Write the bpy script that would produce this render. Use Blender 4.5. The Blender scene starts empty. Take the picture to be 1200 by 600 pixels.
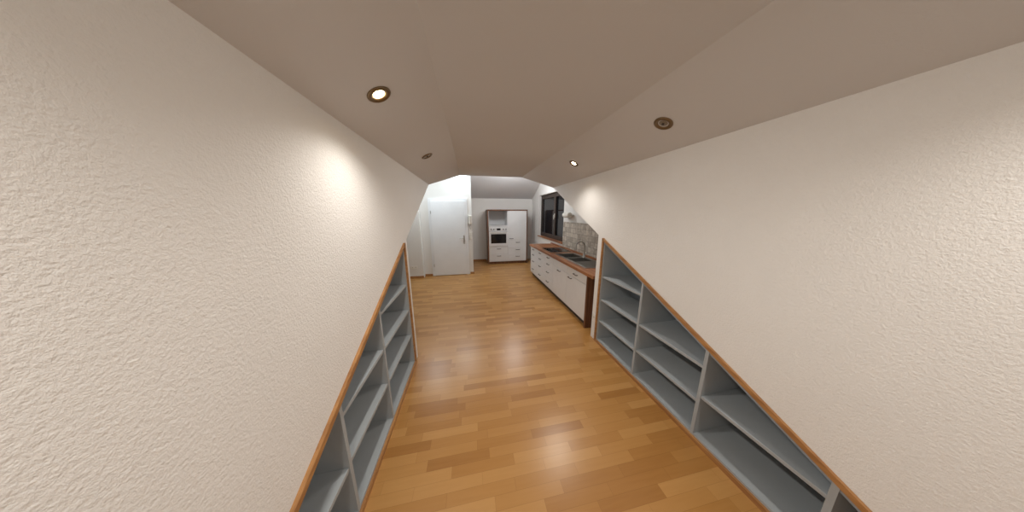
import bpy, math, random
from mathutils import Vector, Matrix
C=bpy.context.scene.collection
random.seed(3)
H=1.6
XR,XL,XRc,XLc=1.524,-.644,1.051,-.151
ZT,ZC=2.068,2.316
A0,B0=.253,.474
def roof(y): return A0+B0*y
YK=2.31; YS=2.19; YB=-1.2
XW=2.12; XLW=-3.2; YD=5.64; YF=7.2; YRIDGE=5.54; ZRIDGE=roof(YRIDGE)
# ---------------- materials
def srgb(r,g,b):
    f=lambda c:((c/255+.055)/1.055)**2.4 if c/255>.04045 else c/255/12.92
    return (f(r),f(g),f(b),1)
def mat(name,col,rough=.5,metal=0,emis=None,es=0,bump=None,var=None):
    m=bpy.data.materials.new(name);m.use_nodes=True
    nt=m.node_tree;b=nt.nodes['Principled BSDF']
    b.inputs['Base Color'].default_value=col;b.inputs['Roughness'].default_value=rough;b.inputs['Metallic'].default_value=metal
    if emis: b.inputs['Emission Color'].default_value=emis;b.inputs['Emission Strength'].default_value=es
    tc=nt.nodes.new('ShaderNodeTexCoord')
    if bump:
        sc,st,dist=bump
        n=nt.nodes.new('ShaderNodeTexNoise');n.inputs['Scale'].default_value=sc;n.inputs['Detail'].default_value=3;n.inputs['Roughness'].default_value=.6
        nt.links.new(tc.outputs['Object'],n.inputs['Vector'])
        bm=nt.nodes.new('ShaderNodeBump');bm.inputs['Strength'].default_value=st;bm.inputs['Distance'].default_value=dist
        nt.links.new(n.outputs['Fac'],bm.inputs['Height']);nt.links.new(bm.outputs[0],b.inputs['Normal'])
    if var is None: var=(6,.04)
    n2=nt.nodes.new('ShaderNodeTexNoise');n2.inputs['Scale'].default_value=var[0];n2.inputs['Detail'].default_value=2
    nt.links.new(tc.outputs['Object'],n2.inputs['Vector'])
    mx=nt.nodes.new('ShaderNodeMix');mx.data_type='RGBA'
    mx.inputs[6].default_value=tuple(c*(1-var[1]) for c in col[:3])+(1,);mx.inputs[7].default_value=tuple(min(1,c*(1+var[1])) for c in col[:3])+(1,)
    nt.links.new(n2.outputs['Fac'],mx.inputs[0]);nt.links.new(mx.outputs[2],b.inputs['Base Color'])
    return m
def wood(name,c1,c2,axis='Y',rough=.4,scale=8):
    m=bpy.data.materials.new(name);m.use_nodes=True
    nt=m.node_tree;b=nt.nodes['Principled BSDF'];b.inputs['Roughness'].default_value=rough
    tc=nt.nodes.new('ShaderNodeTexCoord');mp=nt.nodes.new('ShaderNodeMapping')
    s={'X':(.06,1,1),'Y':(1,.06,1),'Z':(1,1,.06)}[axis];mp.inputs['Scale'].default_value=s
    nt.links.new(tc.outputs['Object'],mp.inputs['Vector'])
    n=nt.nodes.new('ShaderNodeTexNoise');n.inputs['Scale'].default_value=scale*5;n.inputs['Detail'].default_value=4
    nt.links.new(mp.outputs[0],n.inputs['Vector'])
    r=nt.nodes.new('ShaderNodeValToRGB');r.color_ramp.elements[0].color=c1;r.color_ramp.elements[1].color=c2
    r.color_ramp.elements[0].position=.35;r.color_ramp.elements[1].position=.65
    nt.links.new(n.outputs['Fac'],r.inputs[0]);nt.links.new(r.outputs[0],b.inputs['Base Color'])
    return m
def parquet(name,length,width,cols,rough,along='X',seam=.6):
    m=bpy.data.materials.new(name);m.use_nodes=True
    nt=m.node_tree;b=nt.nodes['Principled BSDF'];b.inputs['Roughness'].default_value=rough
    N=nt.nodes.new;L=nt.links.new
    tc=N('ShaderNodeTexCoord');sp=N('ShaderNodeSeparateXYZ');L(tc.outputs['Object'],sp.inputs[0])
    u,v=(sp.outputs[0],sp.outputs[1]) if along=='X' else (sp.outputs[1],sp.outputs[0])
    def M(op,a,bb=None):
        n=N('ShaderNodeMath');n.operation=op
        for i,x in enumerate((a,bb)):
            if x is None: continue
            if isinstance(x,(int,float)): n.inputs[i].default_value=x
            else: L(x,n.inputs[i])
        return n.outputs[0]
    vr=M('DIVIDE',v,width);row=M('FLOOR',vr)
    wn=N('ShaderNodeTexWhiteNoise');wn.noise_dimensions='1D';L(row,wn.inputs['W'])
    ur=M('ADD',M('DIVIDE',u,length),wn.outputs['Value']);cell=M('FLOOR',ur)
    cb=N('ShaderNodeCombineXYZ');L(row,cb.inputs[0]);L(cell,cb.inputs[1])
    w2=N('ShaderNodeTexWhiteNoise');w2.noise_dimensions='2D';L(cb.outputs[0],w2.inputs['Vector'])
    mp=N('ShaderNodeMapping');mp.inputs['Scale'].default_value=(3,40,1) if along=='X' else (40,3,1)
    L(tc.outputs['Object'],mp.inputs['Vector'])
    ad=N('ShaderNodeVectorMath');ad.operation='ADD';L(mp.outputs[0],ad.inputs[0]);L(w2.outputs['Color'],ad.inputs[1])
    g=N('ShaderNodeTexNoise');g.inputs['Scale'].default_value=1.5;g.inputs['Detail'].default_value=4;L(ad.outputs[0],g.inputs['Vector'])
    f=M('ADD',M('MULTIPLY',w2.outputs['Value'],.75),M('MULTIPLY',g.outputs['Fac'],.3))
    r=N('ShaderNodeValToRGB');e=r.color_ramp.elements
    e[0].color=cols[0];e[0].position=.1;e[1].color=cols[-1];e[1].position=.95
    for i,c in enumerate(cols[1:-1]):
        k=e.new(.1+.85*(i+1)/(len(cols)-1));k.color=c
    L(f,r.inputs[0])
    # seams
    du=M('MULTIPLY',M('MINIMUM',M('FRACT',ur),M('SUBTRACT',1,M('FRACT',ur))),length)
    dv=M('MULTIPLY',M('MINIMUM',M('FRACT',vr),M('SUBTRACT',1,M('FRACT',vr))),width)
    s=M('LESS_THAN',M('MINIMUM',du,dv),.0009)
    mx=N('ShaderNodeMix');mx.data_type='RGBA';mx.blend_type='MULTIPLY'
    L(M('MULTIPLY',s,seam),mx.inputs[0]);L(r.outputs[0],mx.inputs[6]);mx.inputs[7].default_value=(.35,.25,.15,1)
    L(mx.outputs[2],b.inputs['Base Color'])
    return m
M_plaster=mat('rough_plaster',srgb(232,230,227),.9,bump=(125,.55,.006),var=(3,.03))
M_ceil=mat('ceiling_paint',srgb(208,207,207),.9,bump=(120,.15,.004),var=(2,.02))
M_white=mat('white_wall_paint',srgb(222,220,216),.9,bump=(120,.25,.004),var=(2,.02))
M_floor=parquet('laminate_floor',.40,.066,[srgb(156,108,56),srgb(170,122,66),srgb(178,131,75),srgb(188,142,86)],.30,'X',.35)
M_trim=wood('honey_wood_trim',srgb(152,106,64),srgb(180,132,82))
M_shelf=mat('grey_shelf_paint',srgb(164,170,174),.6)
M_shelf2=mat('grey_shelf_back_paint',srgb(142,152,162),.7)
M_lac=mat('white_lacquer',srgb(220,220,220),.35)
M_door=mat('white_door_lacquer',srgb(226,228,230),.4)
M_work=parquet('butcher_block',.3,.04,[srgb(124,76,48),srgb(146,94,60),srgb(168,114,74),srgb(132,82,52)],.35,'Y',.3)
M_brown=wood('walnut_edge',srgb(96,62,42),srgb(128,88,62),'Z')
M_dark=mat('dark_handle',srgb(52,38,32),.4)
M_black=mat('black_glass',(.006,.006,.007,1),.08)
M_steel=mat('brushed_steel',srgb(176,174,170),.28,1)
M_brass=mat('satin_nickel_ring',srgb(128,110,86),.35,1)
M_plast=mat('white_plastic',srgb(225,222,214),.4)
M_grey=mat('grey_plastic',srgb(120,120,118),.5)
M_glow=mat('warm_bulb',srgb(255,240,200),.5,emis=(1,.78,.45,1),es=60)
M_off=mat('unlit_bulb',srgb(130,120,104),.3)
M_tube=mat('fluorescent_tube',(1,1,1,1),.5,emis=(.8,.92,1,1),es=12)
M_frame=mat('dark_window_frame',srgb(60,50,44),.45)
M_night=mat('night_glass',(.008,.01,.013,1),.06)
# tile
def tilemat():
    m=bpy.data.materials.new('stone_tile');m.use_nodes=True;nt=m.node_tree;b=nt.nodes['Principled BSDF'];b.inputs['Roughness'].default_value=.5
    tc=nt.nodes.new('ShaderNodeTexCoord')
    sp=nt.nodes.new('ShaderNodeSeparateXYZ');cb=nt.nodes.new('ShaderNodeCombineXYZ')
    nt.links.new(tc.outputs['Object'],sp.inputs[0]);nt.links.new(sp.outputs[1],cb.inputs[0]);nt.links.new(sp.outputs[2],cb.inputs[1])
    br=nt.nodes.new('ShaderNodeTexBrick');br.inputs['Scale'].default_value=1;br.inputs['Brick Width'].default_value=.1;br.inputs['Row Height'].default_value=.1
    br.inputs['Mortar Size'].default_value=.004;br.offset=0
    br.inputs['Color1'].default_value=srgb(166,154,140);br.inputs['Color2'].default_value=srgb(204,194,180);br.inputs['Mortar'].default_value=srgb(134,126,118)
    nt.links.new(cb.outputs[0],br.inputs['Vector'])
    n=nt.nodes.new('ShaderNodeTexNoise');n.inputs['Scale'].default_value=25;nt.links.new(tc.outputs['Object'],n.inputs['Vector'])
    mx=nt.nodes.new('ShaderNodeMix');mx.data_type='RGBA';mx.blend_type='OVERLAY';mx.inputs[0].default_value=.5
    nt.links.new(br.outputs['Color'],mx.inputs[6]);nt.links.new(n.outputs['Fac'],mx.inputs[7]);nt.links.new(mx.outputs[2],b.inputs['Base Color'])
    bm=nt.nodes.new('ShaderNodeBump');bm.inputs['Strength'].default_value=.4;bm.inputs['Distance'].default_value=.004;bm.invert=True
    nt.links.new(br.outputs['Fac'],bm.inputs['Height']);nt.links.new(bm.outputs[0],b.inputs['Normal'])
    return m
M_tile=tilemat()
# ---------------- helpers
def obj(name,me,m,parent=None):
    o=bpy.data.objects.new(name,me);C.objects.link(o)
    if m: me.materials.append(m)
    if parent: o.parent=parent
    return o
def poly(name,faces,m,parent=None):
    vs=[];fs=[]
    for f in faces:
        fs.append(list(range(len(vs),len(vs)+len(f))));vs+=f
    me=bpy.data.meshes.new(name);me.from_pydata(vs,[],fs);me.update()
    return obj(name,me,m,parent)
def boxes(name,bl,m,parent=None,bevel=0):
    vs=[];fs=[]
    for lo,hi in bl:
        x0,y0,z0=lo;x1,y1,z1=hi;b=len(vs)
        vs+=[(x0,y0,z0),(x1,y0,z0),(x1,y1,z0),(x0,y1,z0),(x0,y0,z1),(x1,y0,z1),(x1,y1,z1),(x0,y1,z1)]
        fs+=[[b+i for i in q] for q in ((0,3,2,1),(4,5,6,7),(0,1,5,4),(1,2,6,5),(2,3,7,6),(3,0,4,7))]
    me=bpy.data.meshes.new(name);me.from_pydata(vs,[],fs);me.update()
    o=obj(name,me,m,parent)
    if bevel:
        md=o.modifiers.new('bevel','BEVEL');md.width=bevel;md.segments=2;md.limit_method='ANGLE'
    return o
def box(name,lo,hi,m,parent=None,bevel=0): return boxes(name,[(lo,hi)],m,parent,bevel)
def prism(name,pts,axis_vec,m,parent=None):
    n=len(pts);v=Vector(axis_vec)
    vs=[tuple(p) for p in pts]+[tuple(Vector(p)+v) for p in pts]
    fs=[list(range(n))[::-1],list(range(n,2*n))]+[[i,(i+1)%n,n+(i+1)%n,n+i] for i in range(n)]
    me=bpy.data.meshes.new(name);me.from_pydata(vs,[],fs);me.update()
    return obj(name,me,m,parent)
def lathe(name,prof,m,parent=None,mtx=None,seg=32):
    vs=[];fs=[]
    for r,z in prof:
        for i in range(seg):
            a=2*math.pi*i/seg;vs.append((r*math.cos(a),r*math.sin(a),z))
    for j in range(len(prof)-1):
        for i in range(seg):
            k=(i+1)%seg;fs.append([j*seg+i,j*seg+k,(j+1)*seg+k,(j+1)*seg+i])
    me=bpy.data.meshes.new(name);me.from_pydata(vs,[],fs);me.update()
    for p in me.polygons:p.use_smooth=True
    o=obj(name,me,m,parent)
    if mtx is not None:o.matrix_local=mtx
    return o
def tube(name,pts,r,m,parent=None,cyc=False):
    cu=bpy.data.curves.new(name,'CURVE');cu.dimensions='3D';cu.bevel_depth=r;cu.bevel_resolution=4;cu.use_fill_caps=True
    s=cu.splines.new('POLY');s.points.add(len(pts)-1)
    for i,p in enumerate(pts): s.points[i].co=(*p,1)
    s.use_cyclic_u=cyc
    o=bpy.data.objects.new(name,cu);C.objects.link(o);cu.materials.append(m)
    if parent:o.parent=parent
    return o
def empty(name):
    o=bpy.data.objects.new(name,None);o.empty_display_size=.1;C.objects.link(o);return o

# ---------------- room shell
box('floor',(XLW,YB,-.05),(XW+.25,YF+.1,0),M_floor)
def dormer_wall(x,name):
    poly(name,[[(x,YB,0),(x,0,0),(x,0,roof(0)),(x,YS,roof(YS)),(x,YS,0),(x,YK,0),(x,YK,roof(YK)),(x,(ZT-A0)/B0,ZT),(x,YB,ZT)]],M_plaster)
dormer_wall(XR,'wall_right');dormer_wall(XL,'wall_left')
YV1=(ZT-A0)/B0;YV2=(ZC-A0)/B0
poly('ceiling',[[(XLc,YB,ZC),(XRc,YB,ZC),(XRc,YV2,ZC),(XLc,YV2,ZC)],
  [(XL,YB,ZT),(XL,YV1,ZT),(XLc,YV2,ZC),(XLc,YB,ZC)],
  [(XR,YB,ZT),(XR,YV1,ZT),(XRc,YV2,ZC),(XRc,YB,ZC)]],M_ceil)
poly('wall_back',[[(XL,YB,0),(XR,YB,0),(XR,YB,ZT),(XRc,YB,ZC),(XLc,YB,ZC),(XL,YB,ZT)]],M_plaster)
rz=lambda x,y:(x,y,roof(y))
xm=.45
poly('ceiling_main_slope',[[rz(XLW,YK),rz(XL,YK),rz(XL,YV1),rz(XLc,YV2),rz(xm,YV2),rz(xm,YRIDGE),rz(XLW,YRIDGE)],
 [rz(XW,YK),rz(XR,YK),rz(XR,YV1),rz(XRc,YV2),rz(xm,YV2),rz(xm,YRIDGE),rz(XW,YRIDGE)]],M_white)
poly('ceiling_far_slope',[[(XLW,YRIDGE,ZRIDGE),(XW,YRIDGE,ZRIDGE),(XW,YF,2.09),(XLW,YF,2.09)]],M_ceil)
poly('wall_knee_left',[[(XLW,YK,0),(XL,YK,0),(XL,YK,roof(YK)),(XLW,YK,roof(YK))]],M_white)
poly('wall_knee_right',[[(XW,YK,0),(XR,YK,0),(XR,YK,roof(YK)),(XW,YK,roof(YK))]],M_white)
DX=.05
def farz(y): return 2.09+(ZRIDGE-2.09)*(YF-y)/(YF-YRIDGE)
poly('wall_door',[[(XLW,YD,0),(DX,YD,0),(DX,YD,farz(YD)),(XLW,YD,farz(YD))]],M_white)
poly('wall_passage',[[(DX,YD,0),(DX,YF,0),(DX,YF,2.09),(DX,YD,farz(YD))]],M_white)
poly('wall_far',[[(DX,YF,0),(XW,YF,0),(XW,YF,2.09),(DX,YF,2.09)]],M_white)
poly('wall_main_left',[[(XLW,YK,0),(XLW,YD,0),(XLW,YD,farz(YD)),(XLW,YRIDGE,ZRIDGE),(XLW,YK,roof(YK))]],M_white)
box('wall_pier',(-2.2,YD-.14,0),(-1.2,YD-.001,2.7),M_white)
WY0,WY1,WZ0,WZ1=4.62,6.42,.93,2.14
poly('wall_kitchen',[[(XW,YK,0),(XW,WY0,0),(XW,WY0,roof(WY0)),(XW,YK,roof(YK))],
 [(XW,WY0,0),(XW,WY1,0),(XW,WY1,WZ0),(XW,WY0,WZ0)],
 [(XW,WY0,WZ1),(XW,WY1,WZ1),(XW,WY1,farz(WY1)),(XW,YRIDGE,ZRIDGE),(XW,WY0,roof(WY0))],
 [(XW,WY1,0),(XW,YF,0),(XW,YF,2.09),(XW,WY1,farz(WY1))],
 [(XW,WY0,WZ0),(XW+.2,WY0,WZ0),(XW+.2,WY0,WZ1),(XW,WY0,WZ1)],[(XW,WY1,WZ0),(XW+.2,WY1,WZ0),(XW+.2,WY1,WZ1),(XW,WY1,WZ1)],
 [(XW,WY0,WZ1),(XW,WY1,WZ1),(XW+.2,WY1,WZ1),(XW+.2,WY0,WZ1)]],M_white)
box('trim_window_sill',(XW-.03,WY0-.02,WZ0-.03),(XW+.2,WY1+.02,WZ0),M_work)
box('wall_tile_backsplash',(XW-.012,YK+.2,.82),(XW-.001,WY0-.03,1.3),M_tile)
pts=[(XW-.012,YK+.25,1.3),(XW-.012,WY0-.03,1.3),(XW-.012,WY0-.03,1.42),(XW-.012,(1.42-A0)/B0+.02,1.42)]
prism('wall_tile_backsplash_upper',pts,(.011,0,0),M_tile)
w=empty('window_1')
fx0,fx1=XW+.07,XW+.14
ym=5.3
def ring(y0,y1,z0,z1,t,x0,x1): return [((x0,y0,z0),(x1,y1,z0+t)),((x0,y0,z1-t),(x1,y1,z1)),((x0,y0,z0+t),(x1,y0+t,z1-t)),((x0,y1-t,z0+t),(x1,y1,z1-t))]
boxes('frame',ring(WY0,WY1,WZ0,WZ1,.05,fx0,fx1),M_frame,w)
boxes('sash_1',ring(WY0+.05,ym,WZ0+.05,WZ1-.05,.06,fx0-.02,fx1-.02),M_frame,w,.004)
boxes('sash_2',ring(ym,WY1-.05,WZ0+.05,WZ1-.05,.06,fx0-.02,fx1-.02),M_frame,w,.004)
box('glass_1',(fx0+.02,WY0+.1,WZ0+.1),(fx0+.03,ym-.05,WZ1-.1),M_night,w)
box('glass_2',(fx0+.02,ym+.05,WZ0+.1),(fx0+.03,WY1-.1,WZ1-.1),M_night,w)
box('handle_base',(fx0-.035,ym-.045,1.5),(fx0-.02,ym-.015,1.6),M_plast,w)
box('handle_lever',(fx0-.06,ym-.04,1.45),(fx0-.035,ym-.02,1.57),M_plast,w,.004)

def skirt(name,lo,hi): box(name,lo,hi,M_trim,None,.003)
skirt('baseboard_door_left',(-1.19,YD-.015,0),(-1.0,YD,.055))
skirt('baseboard_pier',(-2.2,YD-.155,0),(-1.2,YD-.14,.055))
skirt('baseboard_door_right',(-.04,YD-.015,0),(DX+.015,YD,.055))
skirt('baseboard_passage',(DX,YD,0),(DX+.015,YF,.055))
skirt('baseboard_far',(DX+.015,YF-.015,0),(.52,YF,.055))

# ---------------- door
d=empty('door_1')
dx0,dx1=-1.0,-.06
boxes('frame',[((dx0,YD-.035,0),(dx0+.07,YD-.002,1.9)),((dx1-.07,YD-.035,0),(dx1,YD-.002,1.9)),((dx0,YD-.035,1.9),(dx1,YD-.002,1.97))],M_door,d,.003)
box('leaf',(dx0+.055,YD-.05,.012),(dx1-.055,YD-.036,1.915),M_door,d,.004)
boxes('hinges',[((dx0+.045,YD-.062,z),(dx0+.06,YD-.045,z+.07)) for z in (.25,1.6)],M_steel,d,.003)
box('handle_plate',(dx1-.125,YD-.058,.83),(dx1-.09,YD-.05,1.05),M_steel,d,.004)
tube('handle_lever',[(dx1-.107,YD-.05,.98),(dx1-.107,YD-.1,.98),(dx1-.12,YD-.105,.98),(dx1-.22,YD-.105,.98)],.009,M_steel,d)
box('keyhole',(dx1-.113,YD-.06,.88),(dx1-.102,YD-.0575,.9),M_dark,d)

def plate(name,x,z,wd=.08,h=.08,y=YD,rocker=True):
    e=empty(name)
    box('plate',(x-wd/2,y-.012,z-h/2),(x+wd/2,y-.001,z+h/2),M_plast,e,.003)
    box('rocker',(x-wd*.34,y-.018,z-h*.36),(x+wd*.34,y-.012,z+h*.36),M_plast,e,.002)
ic=empty('intercom_phone')
box('body',(-.045,YD-.04,1.34),(.045,YD-.001,1.55),M_plast,ic,.006)
box('handset',(-.035,YD-.075,1.33),(.0,YD-.042,1.56),M_plast,ic,.01)
tube('cord',[(-.015,YD-.06,1.33),(-.005,YD-.05,1.22),(.015,YD-.04,1.2),(.02,YD-.03,1.34)],.004,M_grey,ic)
plate('light_switch',.0,1.08,.07,.08);plate('light_switch.001',.0,.98,.07,.08)
def outlet(name,org,ux,n,cnt=1):
    e=empty(name);ux=Vector(ux);n=Vector(n);org=Vector(org);uz=Vector((0,0,1))
    M=Matrix((ux,uz,n)).transposed().to_4x4()
    for k in range(cnt):
        c=org+ux*(k*.075)
        m4=Matrix.Translation(c)@M
        o=boxes('plate_%d'%k,[((-.037,-.037,.0),(.037,.037,.01))],M_plast,e,.003);o.matrix_local=m4
        lathe('socket_%d'%k,[(.024,.0102),(.024,.014),(.021,.014),(.02,.002),(.0001,.002)],M_plast,e,m4)
        lathe('pins_%d'%k,[(.0001,.0125),(.006,.0125),(.006,.011)],M_dark,e,m4,8)
outlet('wall_outlet',(-1.45,YD-.14,.28),(1,0,0),(0,-1,0),2)
outlet('wall_outlet.001',(XR-.001,2.25,.3),(0,1,0),(-1,0,0),1)
outlet('wall_outlet.002',(.3,YF-.001,.3),(1,0,0),(0,-1,0),1)

t=empty('wall_tube_lamp')
box('housing',(-.42,YD-.06,2.60),(.03,YD-.001,2.66),M_plast,t,.005)
tube('tube',[(-.40,YD-.085,2.575),(.01,YD-.085,2.575)],.02,M_tube,t)
boxes('end_caps',[((-.43,YD-.11,2.55),(-.40,YD-.03,2.66)),((.01,YD-.11,2.55),(.04,YD-.03,2.66))],M_plast,t,.004)

# ---------------- built-in shelves
def shelf(name,x,s,divs,levels,y0=.0):
    e=empty(name);D=.42;T=.022
    xa=x;xb=x+s*D
    X=lambda a,b:(min(a,b),max(a,b))
    lo,hi=X(xa,xb);g=.004
    zf=.045
    bx=xb
    prism('back_panel',[(bx,y0,0),(bx,YS,0),(bx,YS,roof(YS)-g),(bx,y0,roof(y0)-g)],(s*.012,0,0),M_shelf2,e)
    prism('top_panel',[(xa+s*g,y0,roof(y0)-.006),(xa+s*g,YS,roof(YS)-.006),(xa+s*g,YS,roof(YS)-.03),(xa+s*g,y0,roof(y0)-.03)],(s*D,0,0),M_shelf2,e)
    box('bottom_panel',(lo,y0,.002),(hi,YS,zf),M_shelf,e)
    ds=[YS-.012]+divs
    for i,y in enumerate(ds):
        prism('upright_%d'%i,[(xa-s*.001,y-T/2,.002),(xa-s*.001,y+T/2,.002),(xa-s*.001,y+T/2,roof(y+T/2)-.006),(xa-s*.001,y-T/2,roof(y-T/2)-.006)],(s*D,0,0),M_shelf,e)
    for i,lv in enumerate(levels):
        ya=ds[i+1]+T/2 if i+1<len(ds) else y0
        yb=ds[i]-T/2
        bl=[]
        for z in lv:
            yy=max(ya,(z+.03-A0)/B0)
            l2,h2=X(xa+s*.004,xb)
            bl.append(((l2,yy,z-T),(h2,yb,z)))
        if bl: boxes('boards_%d'%i,bl,M_shelf,e,.002)
    w=.026;q=s*-.016
    ye=YS+.006
    prism('trim_top',[(x,y0-.03,roof(y0-.03)),(x,ye,roof(ye)),(x,ye,roof(ye)+w*1.1),(x,y0-.03,roof(y0-.03)+w*1.1)],(q,0,0),M_trim,e)
    l,h=X(x,x+q)
    box('trim_side',(l,YS-.004,0),(h,YS+.022,roof(YS)+.03),M_trim,e)
    box('trim_bottom',(l,y0,.0),(h,YS,.03),M_trim,e)
shelf('built_in_shelf',XR,1,[1.57,.98,.42],[[.87,.58,.30],[.58,.31],[.36],[]])
shelf('built_in_shelf.001',XL,-1,[1.52,.99,.42],[[.91,.64,.36],[.64,.36],[.34],[]])

# ---------------- kitchen run
k=empty('kitchen_base_cabinet')
ZW=.82;XF=1.535
box('carcass',(XF+.02,2.52,.1),(XW-.02,5.25,.64),M_lac,k)
box('plinth',(XF+.06,2.52,0),(XF+.08,5.25,.1),M_frame,k)
box('end_panel',(XF,2.495,.0),(XW-.02,2.518,.775),M_brown,k)
units=[(2.52,3.12,'door'),(3.12,3.72,'door'),(3.72,4.22,'dr'),(4.22,4.74,'dr'),(4.74,5.25,'dr')]
fr=[];hd=[]
for y0,y1,kd in units:
    a,b=y0+.003,y1-.003;yc=(a+b)/2
    if kd=='door':
        fr.append(((XF,a,.64),(XF+.02,b,.765)));fr.append(((XF,a,.1),(XF+.02,b,.634)))
        if y0<3: hd.append((yc,.70))
        hd.append((y1-.13 if y0<3 else y0+.3,.6))
    else:
        zs=[.1,.30,.50,.637,.765]
        for i in range(4): fr.append(((XF,a,zs[i]+.002),(XF+.02,b,zs[i+1]-.003)));hd.append((yc,(zs[i]+zs[i+1])/2+.02))
boxes('fronts',fr,M_lac,k,.003)
for i,(y,z) in enumerate(hd):
    tube('handle_%d'%i,[(XF,y-.05,z),(XF-.025,y-.05,z),(XF-.025,y+.05,z),(XF,y+.05,z)],.006,M_dark,k)
wt=empty('kitchen_worktop')
SX0,SX1,SY0,SY1=1.63,2.03,3.06,3.84
zb=.78
boxes('slab',[((XF-.03,YK+.02,zb),(XW-.001,SY0,ZW)),((XF-.03,SY1,zb),(XW-.001,5.3,ZW)),((XF-.03,SY0,zb),(SX0,SY1,ZW)),((SX1,SY0,zb),(XW-.001,SY1,ZW))],M_work,wt)
box('upstand',(XW-.03,YK+.2,ZW),(XW-.013,5.3,ZW+.03),M_work,wt)
s=empty('kitchen_sink')
rz0=ZW+.001;rz1=ZW+.007
bowls=[(3.44,3.80),(3.10,3.40)]
L=[((SX0-.02,2.70,rz0),(SX1+.02,3.10,rz1)),((SX0-.02,3.80,rz0),(SX1+.02,3.86,rz1)),((SX0-.02,3.40,rz0),(SX1+.02,3.44,rz1)),
 ((SX0-.02,3.10,rz0),(SX0+.03,3.80,rz1)),((SX1-.05,3.10,rz0),(SX1+.02,3.80,rz1))]
boxes('rim',L,M_steel,s)
for i,(a,b) in enumerate(bowls):
    x0,x1=SX0+.03,SX1-.05;zz=ZW-.16 if i==0 else ZW-.12
    poly('bowl_%d'%i,[[(x0,a,rz0),(x0,b,rz0),(x0,b,zz),(x0,a,zz)],[(x1,a,rz0),(x1,b,rz0),(x1,b,zz),(x1,a,zz)],[(x0,a,rz0),(x1,a,rz0),(x1,a,zz),(x0,a,zz)],[(x0,b,rz0),(x1,b,rz0),(x1,b,zz),(x0,b,zz)],[(x0,a,zz),(x1,a,zz),(x1,b,zz),(x0,b,zz)]],M_steel,s)
    lathe('drain_%d'%i,[(.0001,.004),(.035,.004),(.04,.001)],M_dark,s,Matrix.Translation(((x0+x1)/2,(a+b)/2,zz)))
boxes('drainboard_ribs',[((SX0+.02,2.74+i*.04,rz1),(SX1-.03,2.752+i*.04,rz1+.004)) for i in range(9)],M_steel,s,.002)
f=empty('kitchen_faucet')
fx,fy=2.0,3.42
lathe('base',[(.0001,.06),(.02,.06),(.024,.05),(.024,.006),(.03,.0),(.03,-.001)],M_steel,f,Matrix.Translation((fx,fy,rz1)))
pts=[(fx,fy,rz1+.05),(fx,fy,rz1+.2)]
for i in range(13):
    a=math.pi*i/12;pts.append((fx-.085+.085*math.cos(a),fy,rz1+.2+.085*math.sin(a)))
pts.append((fx-.17,fy,rz1+.15))
tube('spout',pts,.011,M_steel,f)
tube('lever',[(fx,fy,rz1+.05),(fx,fy-.03,rz1+.055),(fx,fy-.09,rz1+.09)],.007,M_steel,f)
c=empty('cooktop')
box('glass',(1.6,4.0,ZW+.001),(2.06,4.56,ZW+.008),M_black,c,.002)
boxes('steel_rim',[((1.59,3.99,ZW+.0005),(2.07,4.0,ZW+.009)),((1.59,4.56,ZW+.0005),(2.07,4.57,ZW+.009)),((1.59,4.0,ZW+.0005),(1.6,4.56,ZW+.009)),((2.06,4.0,ZW+.0005),(2.07,4.56,ZW+.009))],M_steel,c)
for i,(x,y,r) in enumerate([(1.71,4.14,.09),(1.71,4.41,.07),(1.94,4.14,.07),(1.94,4.41,.09)]):
    lathe('ring_%d'%i,[(r,.0),(r,.0006),(r-.004,.0006),(r-.004,.0)],M_grey,c,Matrix.Translation((x,y,ZW+.008)))
p=empty('paper_towel_holder')
tube('roll',[(XW-.08,4.15,1.57),(XW-.08,4.41,1.57)],.055,M_plast,p)
tube('rod',[(XW-.001,4.12,1.57),(XW-.08,4.12,1.57),(XW-.08,4.44,1.57),(XW-.001,4.44,1.57)],.006,M_steel,p)

# ---------------- tall cabinet
tc=empty('tall_kitchen_cabinet')
Y0=6.6;x0,xa,xb,x1=.53,.56,1.175,1.80
ZTp=1.72
boxes('wood_frame',[((x0,Y0-.01,0),(xa-.002,YF-.02,ZTp-.03)),((x0,Y0-.01,ZTp-.03),(x1,YF-.02,ZTp+.005)),((x1-.025,Y0-.01,0),(x1,YF-.02,ZTp-.03))],M_brown,tc)
boxes('carcass',[((xa,Y0+.02,.08),(xb,YF-.02,1.22)),((xa,YF-.06,1.22),(xb,YF-.02,ZTp-.03)),((xb-.016,Y0+.02,1.22),(xb,YF-.06,ZTp-.03)),((xb,Y0+.02,.08),(x1-.026,YF-.02,ZTp-.03))],M_lac,tc)
boxes('niche_lining',[((xa,Y0,1.22),(xb-.018,YF-.08,1.235)),((xa,Y0,1.235),(xa+.012,YF-.08,ZTp-.035)),((xb-.03,Y0,1.235),(xb-.018,YF-.08,ZTp-.035)),((xa,YF-.08,1.22),(xb-.018,YF-.062,ZTp-.035))],M_lac,tc)
box('plinth',(xa,Y0+.04,0),(x1-.026,Y0+.06,.08),M_brown,tc)
fr=[((xa+.003,Y0,.09),(xb-.003,Y0+.02,.325)),((xa+.003,Y0,.33),(xb-.003,Y0+.02,.565)),
    ((xb+.003,Y0,.76),(x1-.028,Y0+.02,ZTp-.035))]
hz=[(.87,.27),(.87,.5)]
for i,(a,b) in enumerate([(.09,.30),(.305,.52),(.525,.755)]):
    fr.append(((xb+.003,Y0,a),(x1-.028,Y0+.02,b)));hz.append(((xb+x1)/2,b-.06))
hz.append((xb+.1,.82))
boxes('fronts',fr,M_lac,tc,.003)
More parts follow.
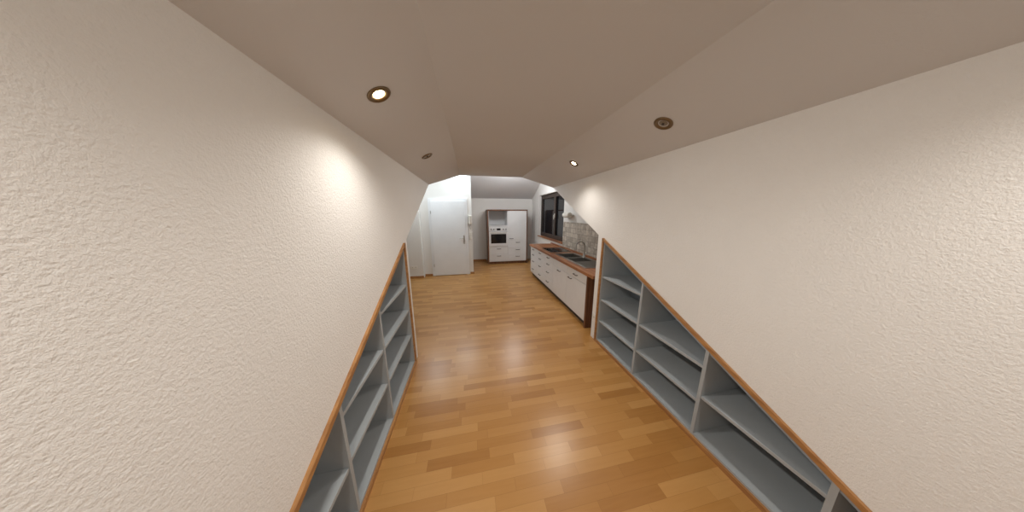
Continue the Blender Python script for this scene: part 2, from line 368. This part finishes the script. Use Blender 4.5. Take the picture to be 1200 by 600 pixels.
for i,(x,z) in enumerate(hz):
    tube('handle_%d'%i,[(x-.06,Y0,z),(x-.06,Y0-.025,z),(x+.06,Y0-.025,z),(x+.06,Y0,z)],.007,M_dark,tc)
ov=empty('built_in_oven')
a,b=xa+.006,xb-.006
box('front_panel',(a,Y0-.015,.59),(b,Y0+.019,1.2),M_lac,ov,.005)
box('window',(a+.06,Y0-.019,.68),(b-.06,Y0-.0155,.97),M_black,ov,.002)
tube('handle',[(a+.06,Y0-.015,1.02),(a+.06,Y0-.05,1.02),(b-.06,Y0-.05,1.02),(b-.06,Y0-.015,1.02)],.01,M_plast,ov)
box('display',((a+b)/2-.06,Y0-.018,1.09),((a+b)/2+.06,Y0-.0155,1.15),M_black,ov)
for i,x in enumerate((a+.07,a+.15,b-.15,b-.07)):
    lathe('knob_%d'%i,[(.0001,.03),(.018,.03),(.022,.0)],M_grey,ov,Matrix.Translation((x,Y0-.0155,1.12))@Matrix.Rotation(math.radians(90),4,'X'))
box('control_seam',(a,Y0-.0165,1.05),(b,Y0-.0151,1.056),M_grey,ov)

# ---------------- downlights
LC=(1,.95,.88)
def spot(name,x,y,side,lit,power=0):
    ang=math.atan2(ZC-ZT,(XR-XRc) if side>0 else (XLc-XL))
    z=ZT+((XR-x) if side>0 else (x-XL))*math.tan(ang)
    rot=Matrix.Rotation(side*ang,4,'Y')
    e=empty(name)
    m4=Matrix.Translation((x,y,z))@rot
    lathe('ring',[(.058,.0),(.058,-.004),(.05,-.009),(.036,-.006),(.032,.0),(.03,.02)],M_brass,e,m4)
    lathe('bulb',[(.0001,-.004),(.018,-.003),(.027,.0),(.03,.004)],M_glow if lit else M_off,e,m4)
    if not lit: lathe('bulb_pin',[(.0001,-.01),(.008,-.01),(.008,-.003)],M_dark,e,m4,12)
    if lit:
        ld=bpy.data.lights.new(name+'_light','SPOT');ld.energy=power;ld.color=LC;ld.spot_size=math.radians(160);ld.spot_blend=1;ld.shadow_soft_size=.03
        lo=bpy.data.objects.new('lamp',ld);C.objects.link(lo);lo.parent=e
        lo.matrix_local=m4@Matrix.Translation((0,0,-.03))
spot('recessed_spotlight',-.42,1.29,-1,True,42)
spot('recessed_spotlight.001',1.27,2.55,1,True,42)
spot('recessed_spotlight.002',1.29,1.33,1,False)
spot('recessed_spotlight.003',-.41,2.47,-1,False)
spot('recessed_spotlight.004',-.41,.0,-1,True,34)
spot('recessed_spotlight.005',1.28,.0,1,True,42)
def area(name,loc,size,e,col,rot=(0,0,0)):
    ld=bpy.data.lights.new(name,'AREA');ld.energy=e;ld.color=col;ld.size=size
    lo=bpy.data.objects.new(name,ld);C.objects.link(lo);lo.location=loc;lo.rotation_euler=rot;return lo
area('tube_lamp_light',(-.2,YD-.15,2.56),.3,7,(.78,.92,1),(math.radians(-15),0,0))
for i,(l,e) in enumerate([((-.9,4.7,2.2),22),((1.1,5.3,2.45),36)]):  # added fill points without any fixture, to brighten the main room
    pl=bpy.data.lights.new('fill_light','POINT');pl.energy=e;pl.color=(.84,.94,1) if i==0 else (.95,.97,1);pl.shadow_soft_size=.12
    po=bpy.data.objects.new('fill_light',pl);C.objects.link(po);po.location=l

wd=bpy.data.worlds.new('night');bpy.context.scene.world=wd;wd.use_nodes=True
wd.node_tree.nodes['Background'].inputs[0].default_value=(.01,.012,.02,1);wd.node_tree.nodes['Background'].inputs[1].default_value=.5
# ---------------- camera
yaw,pitch=.194,.198
F=Vector((math.sin(yaw)*math.cos(pitch),math.cos(yaw)*math.cos(pitch),-math.sin(pitch)))
cd=bpy.data.cameras.new('camera');cd.sensor_width=36;cd.lens=247.27/1200*36;cd.clip_start=.02
co=bpy.data.objects.new('camera',cd);C.objects.link(co);co.location=(0,0,H)
co.rotation_euler=F.to_track_quat('-Z','Y').to_euler()
bpy.context.scene.camera=co
try: bpy.context.scene.view_settings.view_transform='Standard'
except: pass
